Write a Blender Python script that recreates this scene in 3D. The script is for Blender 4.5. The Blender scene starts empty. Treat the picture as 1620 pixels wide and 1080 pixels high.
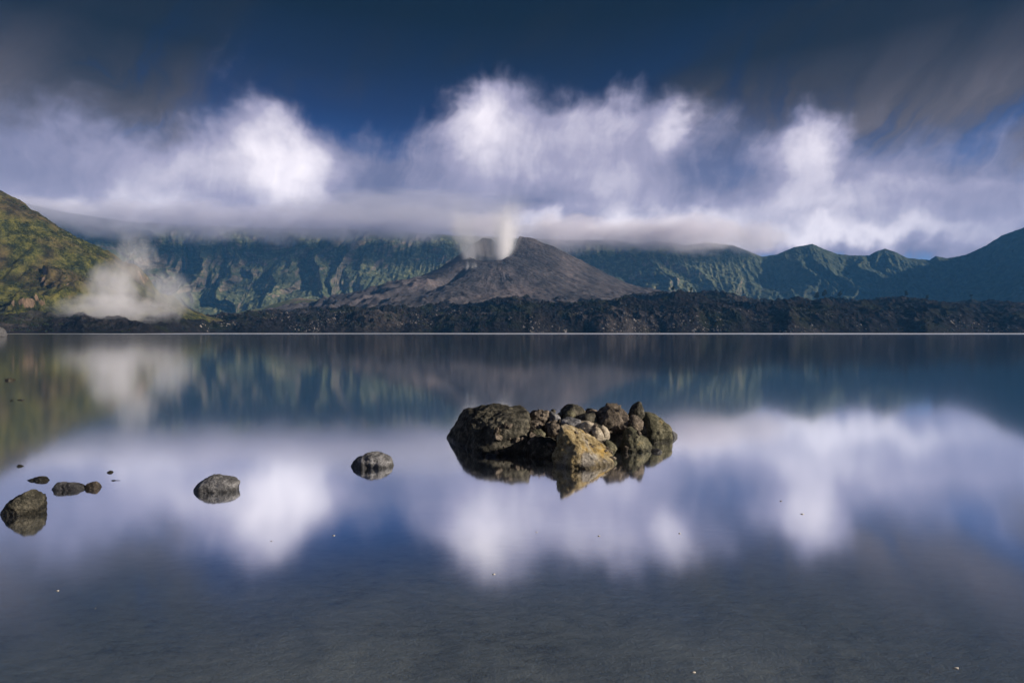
import bpy, bmesh, math, random
import numpy as np

# ------------------------------------------------------------------ camera
F = 900.0            # focal length in photograph pixels (20 mm on a 36 mm sensor)
CAM_H = 1.5
HY = 525.5           # horizon row in the photograph
sc = bpy.context.scene
col = sc.collection
cam_d = bpy.data.cameras.new('camera')
cam = bpy.data.objects.new('camera', cam_d)
col.objects.link(cam)
cam.location = (0, 0, CAM_H)
cam.rotation_euler = (math.radians(90), 0, 0)
cam_d.lens = 20
cam_d.sensor_width = 36
cam_d.shift_y = -14.5 / 1620
cam_d.clip_start = 0.05
cam_d.clip_end = 60000
sc.camera = cam


def at(px, py, Y):
    """world point seen at photograph pixel (px, py) at depth Y"""
    return np.array(((px - 810) / F * Y, Y, CAM_H + (HY - py) / F * Y))


# ------------------------------------------------------------------ render
sc.render.engine = 'CYCLES'
sc.cycles.use_denoising = True
sc.cycles.max_bounces = 10
sc.cycles.transparent_max_bounces = 12
sc.cycles.volume_bounces = 6
sc.cycles.volume_step_rate = 1.0
sc.cycles.volume_max_steps = 256
sc.cycles.sample_clamp_indirect = 6
sc.cycles.caustics_reflective = False
sc.cycles.caustics_refractive = False
sc.view_settings.view_transform = 'Standard'
sc.view_settings.look = 'None'
sc.view_settings.exposure = 0.5
sc.view_settings.gamma = 1.0
sc.view_settings.use_curve_mapping = False

# ------------------------------------------------------------------ node helpers


class NT:
    def __init__(self, tree):
        self.t = tree
        self.n = tree.nodes
        self.l = tree.links

    def node(self, typ, **kw):
        nd = self.n.new(typ)
        for k, v in kw.items():
            setattr(nd, k, v)
        return nd

    def put(self, sock, v):
        if isinstance(v, bpy.types.NodeSocket):
            self.l.new(v, sock)
        elif v is not None:
            if isinstance(v, (tuple, list)) and len(v) == 3 and sock.type == 'RGBA':
                v = (*v, 1)
            sock.default_value = v

    def math(self, op, a, b=None, c=None, clamp=False):
        nd = self.node('ShaderNodeMath', operation=op, use_clamp=clamp)
        self.put(nd.inputs[0], a)
        if b is not None:
            self.put(nd.inputs[1], b)
        if c is not None:
            self.put(nd.inputs[2], c)
        return nd.outputs[0]

    def vmath(self, op, a, b=None, out=0):
        nd = self.node('ShaderNodeVectorMath', operation=op)
        self.put(nd.inputs[0], a)
        if b is not None:
            self.put(nd.inputs[1], b)
        return nd.outputs[out]

    def mapr(self, v, a, b, c=0.0, d=1.0, smooth=False):
        nd = self.node('ShaderNodeMapRange')
        if smooth:
            nd.interpolation_type = 'SMOOTHSTEP'
        self.put(nd.inputs[0], v)
        for i, x in zip((1, 2, 3, 4), (a, b, c, d)):
            self.put(nd.inputs[i], x)
        return nd.outputs[0]

    def noise(self, vec, scale, detail=6, rough=0.55, dist=0.0, color=False):
        nd = self.node('ShaderNodeTexNoise')
        self.put(nd.inputs['Vector'], vec)
        nd.inputs['Scale'].default_value = scale
        nd.inputs['Detail'].default_value = detail
        nd.inputs['Roughness'].default_value = rough
        nd.inputs['Distortion'].default_value = dist
        return nd.outputs['Color' if color else 'Fac']

    def voronoi(self, vec, scale, feature='F1', rand=1.0):
        nd = self.node('ShaderNodeTexVoronoi', feature=feature)
        self.put(nd.inputs['Vector'], vec)
        nd.inputs['Scale'].default_value = scale
        nd.inputs['Randomness'].default_value = rand
        return nd.outputs['Distance']

    def mapping(self, vec, loc=(0, 0, 0), rot=(0, 0, 0), scale=(1, 1, 1), typ='POINT'):
        nd = self.node('ShaderNodeMapping', vector_type=typ)
        self.put(nd.inputs[0], vec)
        nd.inputs['Location'].default_value = loc
        nd.inputs['Rotation'].default_value = rot
        nd.inputs['Scale'].default_value = scale
        return nd.outputs[0]

    def mix(self, fac, a, b, blend='MIX'):
        nd = self.node('ShaderNodeMix', data_type='RGBA', blend_type=blend)
        self.put(nd.inputs[0], fac)
        self.put(nd.inputs[6], a)
        self.put(nd.inputs[7], b)
        return nd.outputs[2]

    def sep(self, v):
        nd = self.node('ShaderNodeSeparateXYZ')
        self.put(nd.inputs[0], v)
        return nd.outputs

    def comb(self, x, y, z):
        nd = self.node('ShaderNodeCombineXYZ')
        for i, v in enumerate((x, y, z)):
            self.put(nd.inputs[i], v)
        return nd.outputs[0]

    def ramp(self, fac, stops, interp='LINEAR'):
        nd = self.node('ShaderNodeValToRGB')
        nd.color_ramp.interpolation = interp
        el = nd.color_ramp.elements
        while len(el) > 1:
            el.remove(el[-1])
        el[0].position = stops[0][0]
        el[0].color = (*stops[0][1], 1)
        for p, c in stops[1:]:
            e = el.new(p)
            e.color = (*c, 1)
        self.put(nd.inputs[0], fac)
        return nd.outputs[0]


# ------------------------------------------------------------------ world
SUN_AZ = math.radians(105)     # clockwise from the view direction: right, a little behind
SUN_EL = math.radians(21)
WS = 0.10
world = bpy.data.worlds.new('World')
sc.world = world
world.use_nodes = True
W = NT(world.node_tree)
W.n.clear()
world.cycles.sampling_method = 'MANUAL'
world.cycles.sample_map_resolution = 256
w_out = W.node('ShaderNodeOutputWorld')
w_bg = W.node('ShaderNodeBackground')
w_bg.inputs['Strength'].default_value = WS
W.l.new(w_bg.outputs[0], w_out.inputs[0])
sky = W.node('ShaderNodeTexSky', sky_type='NISHITA')
sky.sun_disc = False
sky.sun_elevation = SUN_EL
sky.sun_rotation = SUN_AZ
sky.altitude = 2000
sky.air_density = 1.0
sky.dust_density = 0.3
sky.ozone_density = 2.0

tc = W.node('ShaderNodeTexCoord').outputs['Generated']
sx, sy_, sz = W.sep(tc)
azim = W.math('ARCTAN2', sx, sy_)
elev = W.math('ARCSINE', sz)
ae = W.comb(azim, elev, 0.0)

# soft noise warping of the cloud field (smoothed by the long exposure)
wn = W.noise(W.mapping(tc, scale=(1, 1, 1.3)), 5.0, 5, 0.55, 0.2, color=True)
wn2 = W.noise(tc, 14.0, 3, 0.5, 0.0, color=True)
warp = W.vmath('MULTIPLY', W.vmath('SUBTRACT', wn, (0.5, 0.5, 0.5)), (0.16, 0.14, 0.0))
warp2 = W.vmath('MULTIPLY', W.vmath('SUBTRACT', wn2, (0.5, 0.5, 0.5)), (0.085, 0.085, 0.0))
aew = W.vmath('ADD', W.vmath('ADD', ae, warp), warp2)
aew_soft = W.vmath('ADD', ae, warp)


def ang(px, py):
    a = math.atan((px - 810) / F)
    return a, math.atan((HY - py) / F * math.cos(a)), math.cos(a)


def field(vec, blobs, acc=0.0):
    """sum of elliptical puffs placed by compass direction and height above the horizon"""
    for b in blobs:
        cx, cy, rx, ry, rot, amp = b
        a, e, ca = ang(cx, cy)
        m = W.mapping(vec, (a, e, 0), (0, 0, math.radians(rot)),
                      (rx / F * ca * ca, ry / F * ca, 1), 'TEXTURE')
        d = W.vmath('DOT_PRODUCT', m, m, out=1)
        g = W.math('POWER', 0.3679, d)
        acc = W.math('MULTIPLY_ADD', g, amp, acc)
    return acc


CLOUD = [
    (435, 265, 115, 75, 0, .95), (405, 195, 55, 50, 25, .55), (250, 285, 150, 75, 0, .8),
    (60, 290, 130, 100, 0, .8), (600, 315, 150, 60, 0, .75), (760, 225, 75, 55, 0, .75),
    (775, 180, 50, 30, 10, .5), (920, 225, 170, 75, 0, .9), (1050, 205, 75, 55, -20, .55),
    (900, 320, 320, 65, 0, .8), (600, 355, 420, 40, 0, .8), (1275, 265, 75, 75, -12, .8),
    (1300, 205, 50, 35, -25, .4), (1290, 330, 150, 60, 0, .7), (1480, 330, 230, 70, 0, .75),
    (1530, 240, 120, 45, 10, .35), (1400, 392, 330, 30, 0, .6), (1000, 385, 300, 30, 0, .5), (-250, 300, 260, 110, 0, .9), (1900, 280, 300, 110, 0, .8),
]
BRIGHT = [(610, 300, 75, 55, 0, -.18), (870, 325, 190, 28, 0, -.08), (1170, 285, 55, 80, 0, -.10), (250, 235, 90, 35, 0, -.1), 
    (455, 290, 75, 50, 0, .75), (425, 225, 65, 45, 20, .55), (330, 270, 110, 50, 0, .4), (200, 270, 120, 40, 0, .2), (250, 335, 200, 25, 0, .25),
    (100, 330, 100, 20, 5, .55), (750, 215, 75, 38, -8, .65), (780, 180, 40, 30, 10, .4),
    (960, 190, 100, 45, 0, .45), (1080, 200, 26, 50, -18, .45), (985, 285, 60, 45, 0, .35),
    (860, 260, 90, 40, 0, .3), (1262, 255, 62, 62, -20, .62), (1300, 215, 36, 40, -25, .3), (1290, 325, 120, 40, 0, .35),
    (940, 368, 200, 28, 0, .85), (1060, 345, 110, 35, -5, .45), (720, 300, 120, 40, 0, .2), (1340, 380, 220, 20, 0, .65),
    (1480, 290, 130, 14, -4, .22), (1440, 340, 190, 45, 0, .3), (180, 325, 160, 35, 0, .2), (-300, 290, 150, 60, 0, .5), (1900, 280, 200, 60, 0, .4),
]
fb = W.noise(W.mapping(tc, scale=(1, 1, 1.5)), 6.5, 5, 0.52, 0.3)
fb_fine = W.noise(W.mapping(aew_soft, rot=(0, 0, math.radians(72)), scale=(1, 0.22, 1), typ='TEXTURE'), 8.0, 6, 0.6, 0.2)
D = field(aew, CLOUD)
# the same kind of broken cloud goes on round the whole horizon
behind = W.math('MULTIPLY', W.mapr(W.math('ABSOLUTE', azim), 0.9, 1.6, 0, 1, True),
                W.mapr(elev, 0.25, 0.75, 0.62, 0.0, True))
D = W.math('ADD', D, behind)
D = W.math('ADD', D, W.math('MULTIPLY_ADD', fb, 0.55, -0.275))
D = W.math('ADD', D, W.math('MULTIPLY_ADD', fb_fine, 0.36, -0.18))
cover = W.mapr(D, 0.12, 0.80, 0, 1, True)
B = field(aew, BRIGHT)
B = W.math('ADD', B, W.math('MULTIPLY_ADD', fb, 0.7, -0.33))
B = W.math('ADD', B, W.math('MULTIPLY_ADD', fb_fine, 0.34, -0.17))
B = W.math('ADD', B, W.math('MULTIPLY', behind, 0.45))
c_shade, c_mid, c_lit = (0.125, 0.13, 0.22), (0.30, 0.28, 0.385), (0.84, 0.775, 0.82)
k = 1.0 / WS
sk = lambda c: tuple(x * k for x in c)
ccol = W.ramp(W.mapr(B, -0.1, 1.0), [(0.0, c_shade), (0.38, c_mid), (1.0, c_lit)])
ccol = W.vmath('SCALE', ccol)
ccol.node.inputs['Scale'].default_value = k
# thin high veils, darker grey, drawn out by the wind
veil_n = W.noise(W.mapping(aew_soft, rot=(0, 0, math.radians(50)), scale=(1.0, 0.26, 1), typ='TEXTURE'), 3.2, 6, 0.58, 0.3)
VEIL = [(110, 110, 130, 150, -38, .5), (-20, -20, 230, 170, 0, .9), (1640, -30, 330, 150, 0, .9), (60, 190, 230, 180, 50, 1.1), (170, 140, 90, 280, -38, .8), (1420, 120, 330, 130, 12, .75),
        (1200, 90, 260, 60, 10, .4), (700, 90, 420, 45, 8, .25), (-300, 100, 300, 250, 0, .8), (1900, 100, 300, 250, 0, .8)]
V = field(aew_soft, VEIL)
V = W.math('MULTIPLY', W.math('ADD', V, 0.12), W.mapr(veil_n, 0.28, 0.72, 0.25, 1.6))
veil = W.mapr(V, 0.0, 1.0, 0, 0.95, True)
vcol = W.ramp(elev, [(0.0, sk((0.13, 0.11, 0.115))), (0.24, sk((0.115, 0.093, 0.096))), (0.31, sk((0.082, 0.066, 0.067))), (0.36, sk((0.036, 0.029, 0.030))), (0.42, sk((0.008, 0.006, 0.006))), (0.5, sk((0.006, 0.005, 0.006))), (1.0, sk((0.012, 0.012, 0.016)))])
# clear sky
clear = W.mix(1.0, sky.outputs[0], W.ramp(elev, [(0.0, (0.4, 0.55, 0.8)), (0.25, (0.17, 0.30, 0.58)), (0.36, (0.075, 0.095, 0.22)), (0.5, (0.016, 0.014, 0.026)), (1.0, (0.02, 0.02, 0.04))]), 'MULTIPLY')
streak = W.mapr(veil_n, 0.3, 0.7, 0.5, 1.4)
vcol = W.mix(1.0, vcol, W.comb(streak, streak, streak), 'MULTIPLY')
skyc = W.mix(veil, clear, vcol)
skyc = W.mix(cover, skyc, ccol)
W.l.new(skyc, w_bg.inputs['Color'])

# ------------------------------------------------------------------ sun
sun_d = bpy.data.lights.new('sun', 'SUN')
sun_d.energy = 5.0
sun_d.angle = math.radians(0.6)
sun_d.color = (1.0, 0.88, 0.74)
sun = bpy.data.objects.new('sun', sun_d)
col.objects.link(sun)
S_DIR = np.array((math.cos(SUN_EL) * math.sin(SUN_AZ), math.cos(SUN_EL) * math.cos(SUN_AZ), math.sin(SUN_EL)))
from mathutils import Vector
sun.rotation_euler = Vector(S_DIR).to_track_quat('Z', 'Y').to_euler()

# ------------------------------------------------------------------ numpy noise
_rng = np.random.RandomState(7)
_P = _rng.permutation(256)
_P = np.concatenate([_P, _P, _P])
_G3 = _rng.normal(size=(256, 3))
_G3 /= np.linalg.norm(_G3, axis=1)[:, None]


def perlin(x, y, z=None):
    if z is None:
        z = np.zeros_like(x) + 0.37
    xi, yi, zi = np.floor(x).astype(int), np.floor(y).astype(int), np.floor(z).astype(int)
    xf, yf, zf = x - xi, y - yi, z - zi
    u, v, w = [t * t * t * (t * (t * 6 - 15) + 10) for t in (xf, yf, zf)]
    xi &= 255
    yi &= 255
    zi &= 255

    def g(a, b, c):
        h = _P[_P[_P[(xi + a) & 255] + ((yi + b) & 255)] + ((zi + c) & 255)]
        gr = _G3[h]
        return gr[..., 0] * (xf - a) + gr[..., 1] * (yf - b) + gr[..., 2] * (zf - c)
    lerp = lambda a, b, t: a + (b - a) * t
    if np.ptp(z) == 0 and z.size > 1 and zf.flat[0] == 0.37:
        pass
    x00 = lerp(g(0, 0, 0), g(1, 0, 0), u)
    x10 = lerp(g(0, 1, 0), g(1, 1, 0), u)
    x01 = lerp(g(0, 0, 1), g(1, 0, 1), u)
    x11 = lerp(g(0, 1, 1), g(1, 1, 1), u)
    return lerp(lerp(x00, x10, v), lerp(x01, x11, v), w) * 1.5


def fbm(x, y, z=None, octv=5, gain=0.5, lac=2.03):
    s, a = 0, 1.0
    for i in range(octv):
        s = s + a * perlin(x + 17.3 * i, y + 9.1 * i, None if z is None else z + 5.7 * i)
        x, y = x * lac, y * lac
        if z is not None:
            z = z * lac
        a *= gain
    return s


def ridged(x, y, z=None, octv=5, gain=0.5, lac=2.03):
    s, a, w = 0, 1.0, 1.0
    for i in range(octv):
        n = 1 - np.abs(perlin(x + 13.3 * i, y + 7.7 * i, None if z is None else z + 3.1 * i)) * 1.6
        n = np.clip(n, 0, 1) ** 2
        s = s + a * n * w
        w = np.clip(n * 1.6, 0, 1)
        x, y = x * lac, y * lac
        if z is not None:
            z = z * lac
        a *= gain
    return s


def sstep(x, a, b):
    t = np.clip((x - a) / (b - a), 0, 1)
    return t * t * (3 - 2 * t)


def pinterp(x, pts):
    p = np.array(pts, float)
    return np.interp(x, p[:, 0], p[:, 1])


def sinterp(x, pts, k=5.0):
    """interpolation through points with rounded corners"""
    return (pinterp(x - k, pts) + pinterp(x, pts) * 2 + pinterp(x + k, pts)) / 4


# ------------------------------------------------------------------ mesh helpers
def mesh_from(name, V, faces, smooth=True):
    me = bpy.data.meshes.new(name)
    V = np.asarray(V, np.float32)
    faces = np.asarray(faces, np.int32)
    nf, k_ = faces.shape
    me.vertices.add(len(V))
    me.vertices.foreach_set('co', V.ravel())
    me.loops.add(nf * k_)
    me.loops.foreach_set('vertex_index', faces.ravel())
    me.polygons.add(nf)
    me.polygons.foreach_set('loop_start', np.arange(0, nf * k_, k_, dtype=np.int32))
    me.polygons.foreach_set('loop_total', np.full(nf, k_, np.int32))
    me.polygons.foreach_set('use_smooth', np.full(nf, smooth, bool))
    me.update(calc_edges=True)
    me.validate()
    return me


def grid_faces(nu, nv, wrap=False):
    i, j = np.meshgrid(np.arange(nu if wrap else nu - 1), np.arange(nv - 1), indexing='ij')
    i2 = (i + 1) % nu
    return np.stack([i * nv + j, i2 * nv + j, i2 * nv + j + 1, i * nv + j + 1], -1).reshape(-1, 4)


def add(name, me, mat, parent=None):
    o = bpy.data.objects.new(name, me)
    col.objects.link(o)
    if mat is not None:
        if len(me.materials) == 0:
            me.materials.append(mat)
    if parent is not None:
        o.parent = parent
    return o


def tag(o, label=None, cat=None, group=None, kind=None):
    for k_, v in (('label', label), ('category', cat), ('group', group), ('kind', kind)):
        if v:
            o[k_] = v
    return o


def new_mat(name):
    m = bpy.data.materials.new(name)
    m.use_nodes = True
    t = NT(m.node_tree)
    t.n.clear()
    out = t.node('ShaderNodeOutputMaterial')
    return m, t, out


def surf_mat(name, build, rough=0.9, spec=0.2, bump=None):
    """build(t, pos) -> (colour socket, height socket or None, roughness socket or None)"""
    m, t, out = new_mat(name)
    p = t.node('ShaderNodeBsdfPrincipled')
    p.inputs['Roughness'].default_value = rough
    p.inputs['Specular IOR Level'].default_value = spec
    t.l.new(p.outputs[0], out.inputs[0])
    pos = t.node('ShaderNodeTexCoord').outputs['Object']
    c, h, r = build(t, pos)
    t.put(p.inputs['Base Color'], c)
    if r is not None:
        t.put(p.inputs['Roughness'], r)
    if h is not None and bump:
        b = t.node('ShaderNodeBump')
        b.inputs['Strength'].default_value = bump[0]
        b.inputs['Distance'].default_value = bump[1]
        t.put(b.inputs['Height'], h)
        t.l.new(b.outputs[0], p.inputs['Normal'])
    return m


# ------------------------------------------------------------------ materials of the land
def m_wall(t, pos):
    n1 = t.noise(pos, 0.004, 6, 0.6)
    n2 = t.noise(pos, 0.03, 6, 0.65)
    nz = t.sep(t.node('ShaderNodeNewGeometry').outputs['Normal'])[2]
    green = t.ramp(n2, [(0.3, (0.016, 0.024, 0.013)), (0.5, (0.055, 0.068, 0.032)), (0.68, (0.16, 0.16, 0.08))])
    rock = t.ramp(n2, [(0.3, (0.09, 0.075, 0.06)), (0.55, (0.19, 0.15, 0.115)), (0.75, (0.30, 0.235, 0.17))])
    steep = t.math('ADD', t.mapr(nz, 0.62, 0.40, 0, 1), t.math('MULTIPLY_ADD', n1, 1.6, -0.95), clamp=True)
    steep = t.mapr(t.math('MULTIPLY_ADD', t.noise(pos, 0.012, 5, 0.7), 0.8, t.math('SUBTRACT', steep, 0.4)), 0.25, 0.6, 0, 0.9)
    steep = t.math('MULTIPLY', steep, t.mapr(t.math('MULTIPLY_ADD', n1, 500.0, t.sep(pos)[0]), 1500, 2100, 1.0, 0.12, True))  # pale rock thinned out to the right, shade put into the colour
    shade_right = t.mapr(t.math('MULTIPLY_ADD', n1, 500.0, t.sep(pos)[0]), 1450, 2050, 0, 1, True)
    green = t.mix(t.math('MULTIPLY', shade_right, 0.8), green, t.ramp(n2, [(0.3, (0.012, 0.022, 0.013)), (0.7, (0.045, 0.060, 0.030))]))  # right side painted darker green to stand for its shade
    strata = t.noise(t.mapping(pos, scale=(0.12, 0.12, 1)), 0.05, 5, 0.7)
    rock = t.mix(t.mapr(strata, 0.4, 0.6, 0.75, 0.0), rock, (0.03, 0.035, 0.022))
    return t.mix(steep, green, rock), t.noise(pos, 0.06, 6, 0.7), None


def m_cone(t, pos):
    x, y, z = t.sep(pos)
    th = t.math('ARCTAN2', y, x)
    r = t.vmath('LENGTH', t.comb(x, y, 0.0), out=1)
    rad = t.comb(t.math('MULTIPLY', th, 7.0), t.math('MULTIPLY', r, 0.006), 0.0)
    st = t.noise(rad, 3.0, 7, 0.65, 0.4)
    n1 = t.noise(pos, 0.006, 5, 0.55)
    n2 = t.noise(pos, 0.09, 5, 0.7)
    f = t.math('ADD', t.math('MULTIPLY', st, 0.38), t.math('MULTIPLY', n1, 0.62))
    f = t.math('ADD', f, t.math('MULTIPLY_ADD', n2, 0.3, -0.15))
    c = t.ramp(f, [(0.32, (0.020, 0.019, 0.022)), (0.45, (0.044, 0.040, 0.044)), (0.55, (0.080, 0.070, 0.073)), (0.68, (0.15, 0.122, 0.120))])
    return c, t.math('ADD', t.math('MULTIPLY', st, 0.25), n2), None


def m_lava(t, pos):
    n1 = t.noise(pos, 0.010, 5, 0.6)
    n2 = t.noise(pos, 0.12, 7, 0.7)
    n3 = t.voronoi(pos, 0.35)
    base = t.ramp(n2, [(0.3, (0.005, 0.005, 0.006)), (0.5, (0.011, 0.010, 0.011)), (0.66, (0.028, 0.025, 0.025)), (0.8, (0.11, 0.10, 0.095))])
    veg = t.ramp(n2, [(0.3, (0.006, 0.009, 0.004)), (0.7, (0.022, 0.026, 0.011))])
    ash = t.ramp(n2, [(0.3, (0.018, 0.016, 0.016)), (0.5, (0.050, 0.044, 0.042)), (0.7, (0.12, 0.10, 0.092))])
    base = t.mix(t.mapr(t.noise(t.mapping(pos, scale=(1, 0.5, 1)), 0.0065, 5, 0.6, 0.5), 0.53, 0.62, 0, 0.55), base, ash)
    c = t.mix(t.mapr(n1, 0.52, 0.62, 0, 0.7), base, veg)
    return c, t.math('ADD', n2, t.math('MULTIPLY', n3, 0.3)), None


def m_hill(t, pos):
    n1 = t.noise(pos, 0.012, 5, 0.6)
    n2 = t.noise(t.mapping(pos, scale=(1, 1, 0.6)), 0.06, 7, 0.68)
    n3 = t.noise(pos, 0.4, 4, 0.6)
    grass = t.ramp(t.math('MULTIPLY_ADD', n3, 0.35, t.math('MULTIPLY', n2, 0.68)),
                   [(0.40, (0.006, 0.009, 0.003)), (0.48, (0.020, 0.025, 0.006)), (0.55, (0.068, 0.068, 0.014)), (0.66, (0.135, 0.12, 0.034))])
    brown = t.ramp(n2, [(0.38, (0.022, 0.016, 0.009)), (0.62, (0.10, 0.07, 0.035))])
    c = t.mix(t.mapr(n1, 0.46, 0.6, 0, 0.75), grass, brown)
    nz = t.sep(t.node('ShaderNodeNewGeometry').outputs['Normal'])[2]
    rock = t.ramp(t.noise(t.mapping(pos, scale=(1, 1, 0.4)), 0.18, 6, 0.7), [(0.3, (0.05, 0.034, 0.022)), (0.5, (0.14, 0.095, 0.062)), (0.72, (0.30, 0.22, 0.15))])
    st = t.math('ADD', t.mapr(nz, 0.50, 0.30, 0, 1), t.math('MULTIPLY_ADD', t.noise(pos, 0.035, 5, 0.65), 1.5, -1.0), clamp=True)
    c = t.mix(t.mapr(st, 0.35, 0.6), c, rock)
    return c, t.math('ADD', n2, t.math('MULTIPLY', n3, 0.35)), None


def m_fan(t, pos):
    n1 = t.noise(pos, 0.008, 5, 0.6)
    n2 = t.noise(pos, 0.05, 6, 0.65)
    c = t.ramp(n2, [(0.3, (0.05, 0.075, 0.018)), (0.5, (0.13, 0.15, 0.04)), (0.7, (0.23, 0.22, 0.07))])
    e = t.ramp(n2, [(0.3, (0.12, 0.085, 0.06)), (0.7, (0.30, 0.22, 0.15))])
    return t.mix(t.mapr(n1, 0.5, 0.6, 0, 0.9), c, e), n2, None


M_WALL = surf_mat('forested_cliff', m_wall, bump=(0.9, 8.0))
M_CONE = surf_mat('cinder', m_cone, bump=(0.8, 3.0))
M_LAVA = surf_mat('black_lava', m_lava, spec=0.02, bump=(0.9, 1.5))
M_HILL = surf_mat('grassy_slope', m_hill, bump=(0.9, 1.6))
M_FAN = surf_mat('meadow', m_fan, bump=(0.6, 2.0))


# ------------------------------------------------------------------ lake bed and water
def m_bed(t, pos):
    n1 = t.noise(t.mapping(pos, scale=(0.75, 1.3, 1)), 1.3, 5, 0.6)
    n2 = t.noise(t.mapping(pos, scale=(0.7, 1.5, 1)), 9.0, 6, 0.7)
    n3 = t.noise(pos, 60.0, 3, 0.6)
    f = t.math('ADD', t.math('MULTIPLY', n1, 0.42), t.math('MULTIPLY', n2, 0.5))
    f = t.math('MULTIPLY_ADD', n3, 0.12, f)
    c = t.ramp(f, [(0.36, (0.13, 0.13, 0.13)), (0.47, (0.33, 0.33, 0.32)), (0.60, (0.46, 0.455, 0.44)), (0.72, (0.60, 0.585, 0.56))])
    return c, t.math('ADD', n2, t.math('MULTIPLY', n3, 0.2)), None


M_BED = surf_mat('lake_mud', m_bed, bump=(0.6, 0.05))
nth, nr = 360, 300
th = np.linspace(0, 2 * np.pi, nth, endpoint=False)
rr = np.concatenate([[0.0], np.geomspace(0.15, 5000, nr - 1)])
T, R_ = np.meshgrid(th, rr, indexing='ij')
X, Y = R_ * np.cos(T), R_ * np.sin(T)
zb = -pinterp(Y, [(-3000, -120), (-60, -6), (-5, -0.35), (-2.2, -0.02), (0, 0.20), (2.4, 0.27), (6, 0.42), (10, 0.8), (20, 2.2), (60, 9), (200, 25), (16000, 40)])
zb = zb + (0.035 * fbm(X * 0.9, Y * 0.9, octv=4) + 0.012 * fbm(X * 4, Y * 4, octv=3)) * np.exp(-R_ / 40)
zb = np.minimum(zb, np.where(Y > -1.0, -0.08, 1e9))
bed = add('lake_bed', mesh_from('lake_bed', np.stack([X, Y, zb], -1).reshape(-1, 3), grid_faces(nth, nr, True)), M_BED)
tag(bed, kind='structure')

m, t, out = new_mat('lake_water')
pos = t.node('ShaderNodeTexCoord').outputs['Object']
px_, py_, pz_ = t.sep(pos)
geo = t.node('ShaderNodeNewGeometry')
cosv = t.math('ABSOLUTE', t.vmath('DOT_PRODUCT', geo.outputs['Normal'], geo.outputs['Incoming'], out=1))
fac = t.ramp(cosv, [(0.0, (1, 1, 1)), (0.10, (.985, .985, .985)), (0.23, (.95, .95, .95)), (0.32, (.87, .87, .87)), (0.36, (.70, .70, .70)), (0.40, (.50, .50, .50)), (0.47, (.28, .28, .28)), (0.54, (.15, .15, .15)), (0.75, (.05, .05, .05)), (1.0, (.025, .025, .025))])
gl = t.node('ShaderNodeBsdfGlossy', distribution='GGX')
gl.inputs['Color'].default_value = (0.97, 0.98, 1.0, 1)
# calm in the bay, ruffled by wind towards the far shore
far_n = t.noise(t.mapping(pos, scale=(0.0035, 0.012, 1)), 1.0, 4, 0.6)
ruff = t.mapr(t.math('ADD', t.math('MULTIPLY_ADD', far_n, 420.0, py_), t.math('MULTIPLY', px_, 0.12)), 560, 800, 0, 1, True)
t.put(gl.inputs['Roughness'], t.math('MULTIPLY_ADD', ruff, 0.42, 0.075))
tr = t.node('ShaderNodeBsdfTransparent')
tr.inputs['Color'].default_value = (0.90, 0.95, 0.95, 1)
mx = t.node('ShaderNodeMixShader')
t.put(mx.inputs[0], fac)
# a little pale blue diffuse colour added to brighten the water
blue_lift = t.node('ShaderNodeBsdfDiffuse')
blue_lift.inputs['Color'].default_value = (0.34, 0.45, 0.64, 1)
body = t.node('ShaderNodeMixShader')
body.inputs[0].default_value = 0.08
t.l.new(tr.outputs[0], body.inputs[1])
t.l.new(blue_lift.outputs[0], body.inputs[2])
t.l.new(body.outputs[0], mx.inputs[1])
t.l.new(gl.outputs[0], mx.inputs[2])
t.l.new(mx.outputs[0], out.inputs[0])
M_WATER = m
xs = np.concatenate([-np.geomspace(5000, 5, 14), [0], np.geomspace(5, 5000, 14)])
ys = np.concatenate([-np.geomspace(2500, 5, 10), [0], np.geomspace(5, 5000, 14)])
Xg, Yg = np.meshgrid(xs, ys, indexing='ij')
water = add('lake_water', mesh_from('lake_water', np.stack([Xg, Yg, 0 * Xg], -1).reshape(-1, 3), grid_faces(len(xs), len(ys))), M_WATER)
tag(water, kind='structure')

# ------------------------------------------------------------------ caldera wall
CREST = [  # photograph column, row of the crest, distance
    (-900, 260, 2300), (-500, 270, 2700), (-200, 290, 3000), (0, 312, 3300), (100, 335, 3500), (200, 350, 3700), (300, 356, 3900),
    (420, 360, 4050), (560, 362, 4150), (640, 366, 4150), (720, 372, 4150), (800, 375, 4150), (900, 380, 4150),
    (960, 379, 4120), (1000, 384, 4100), (1040, 381, 4080), (1085, 387, 4050), (1120, 383, 4020), (1160, 388, 3980), (1185, 397, 3950), (1205, 406, 3930), (1230, 402, 3900),
    (1255, 391, 3870), (1285, 385.5, 3840), (1300, 392, 3820), (1325, 402, 3790), (1350, 404, 3760), (1375, 404, 3730), (1385, 398, 3715),
    (1400, 393, 3700), (1420, 400, 3670), (1435, 408, 3650), (1470, 411.5, 3600), (1480, 405, 3590), (1500, 408.5, 3560),
    (1530, 402, 3510), (1560, 388, 3460), (1585, 372, 3400), (1610, 363, 3330), (1640, 352, 3250), (1750, 318, 3000), (2000, 290, 2600), (2500, 250, 2000)]
cp = np.array([at(*c) for c in CREST])
seg = np.r_[0, np.cumsum(np.linalg.norm(np.diff(cp[:, :2], axis=0), axis=1))]
NS, NT_ = 2100, 210
s = np.linspace(0, seg[-1], NS)
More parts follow.
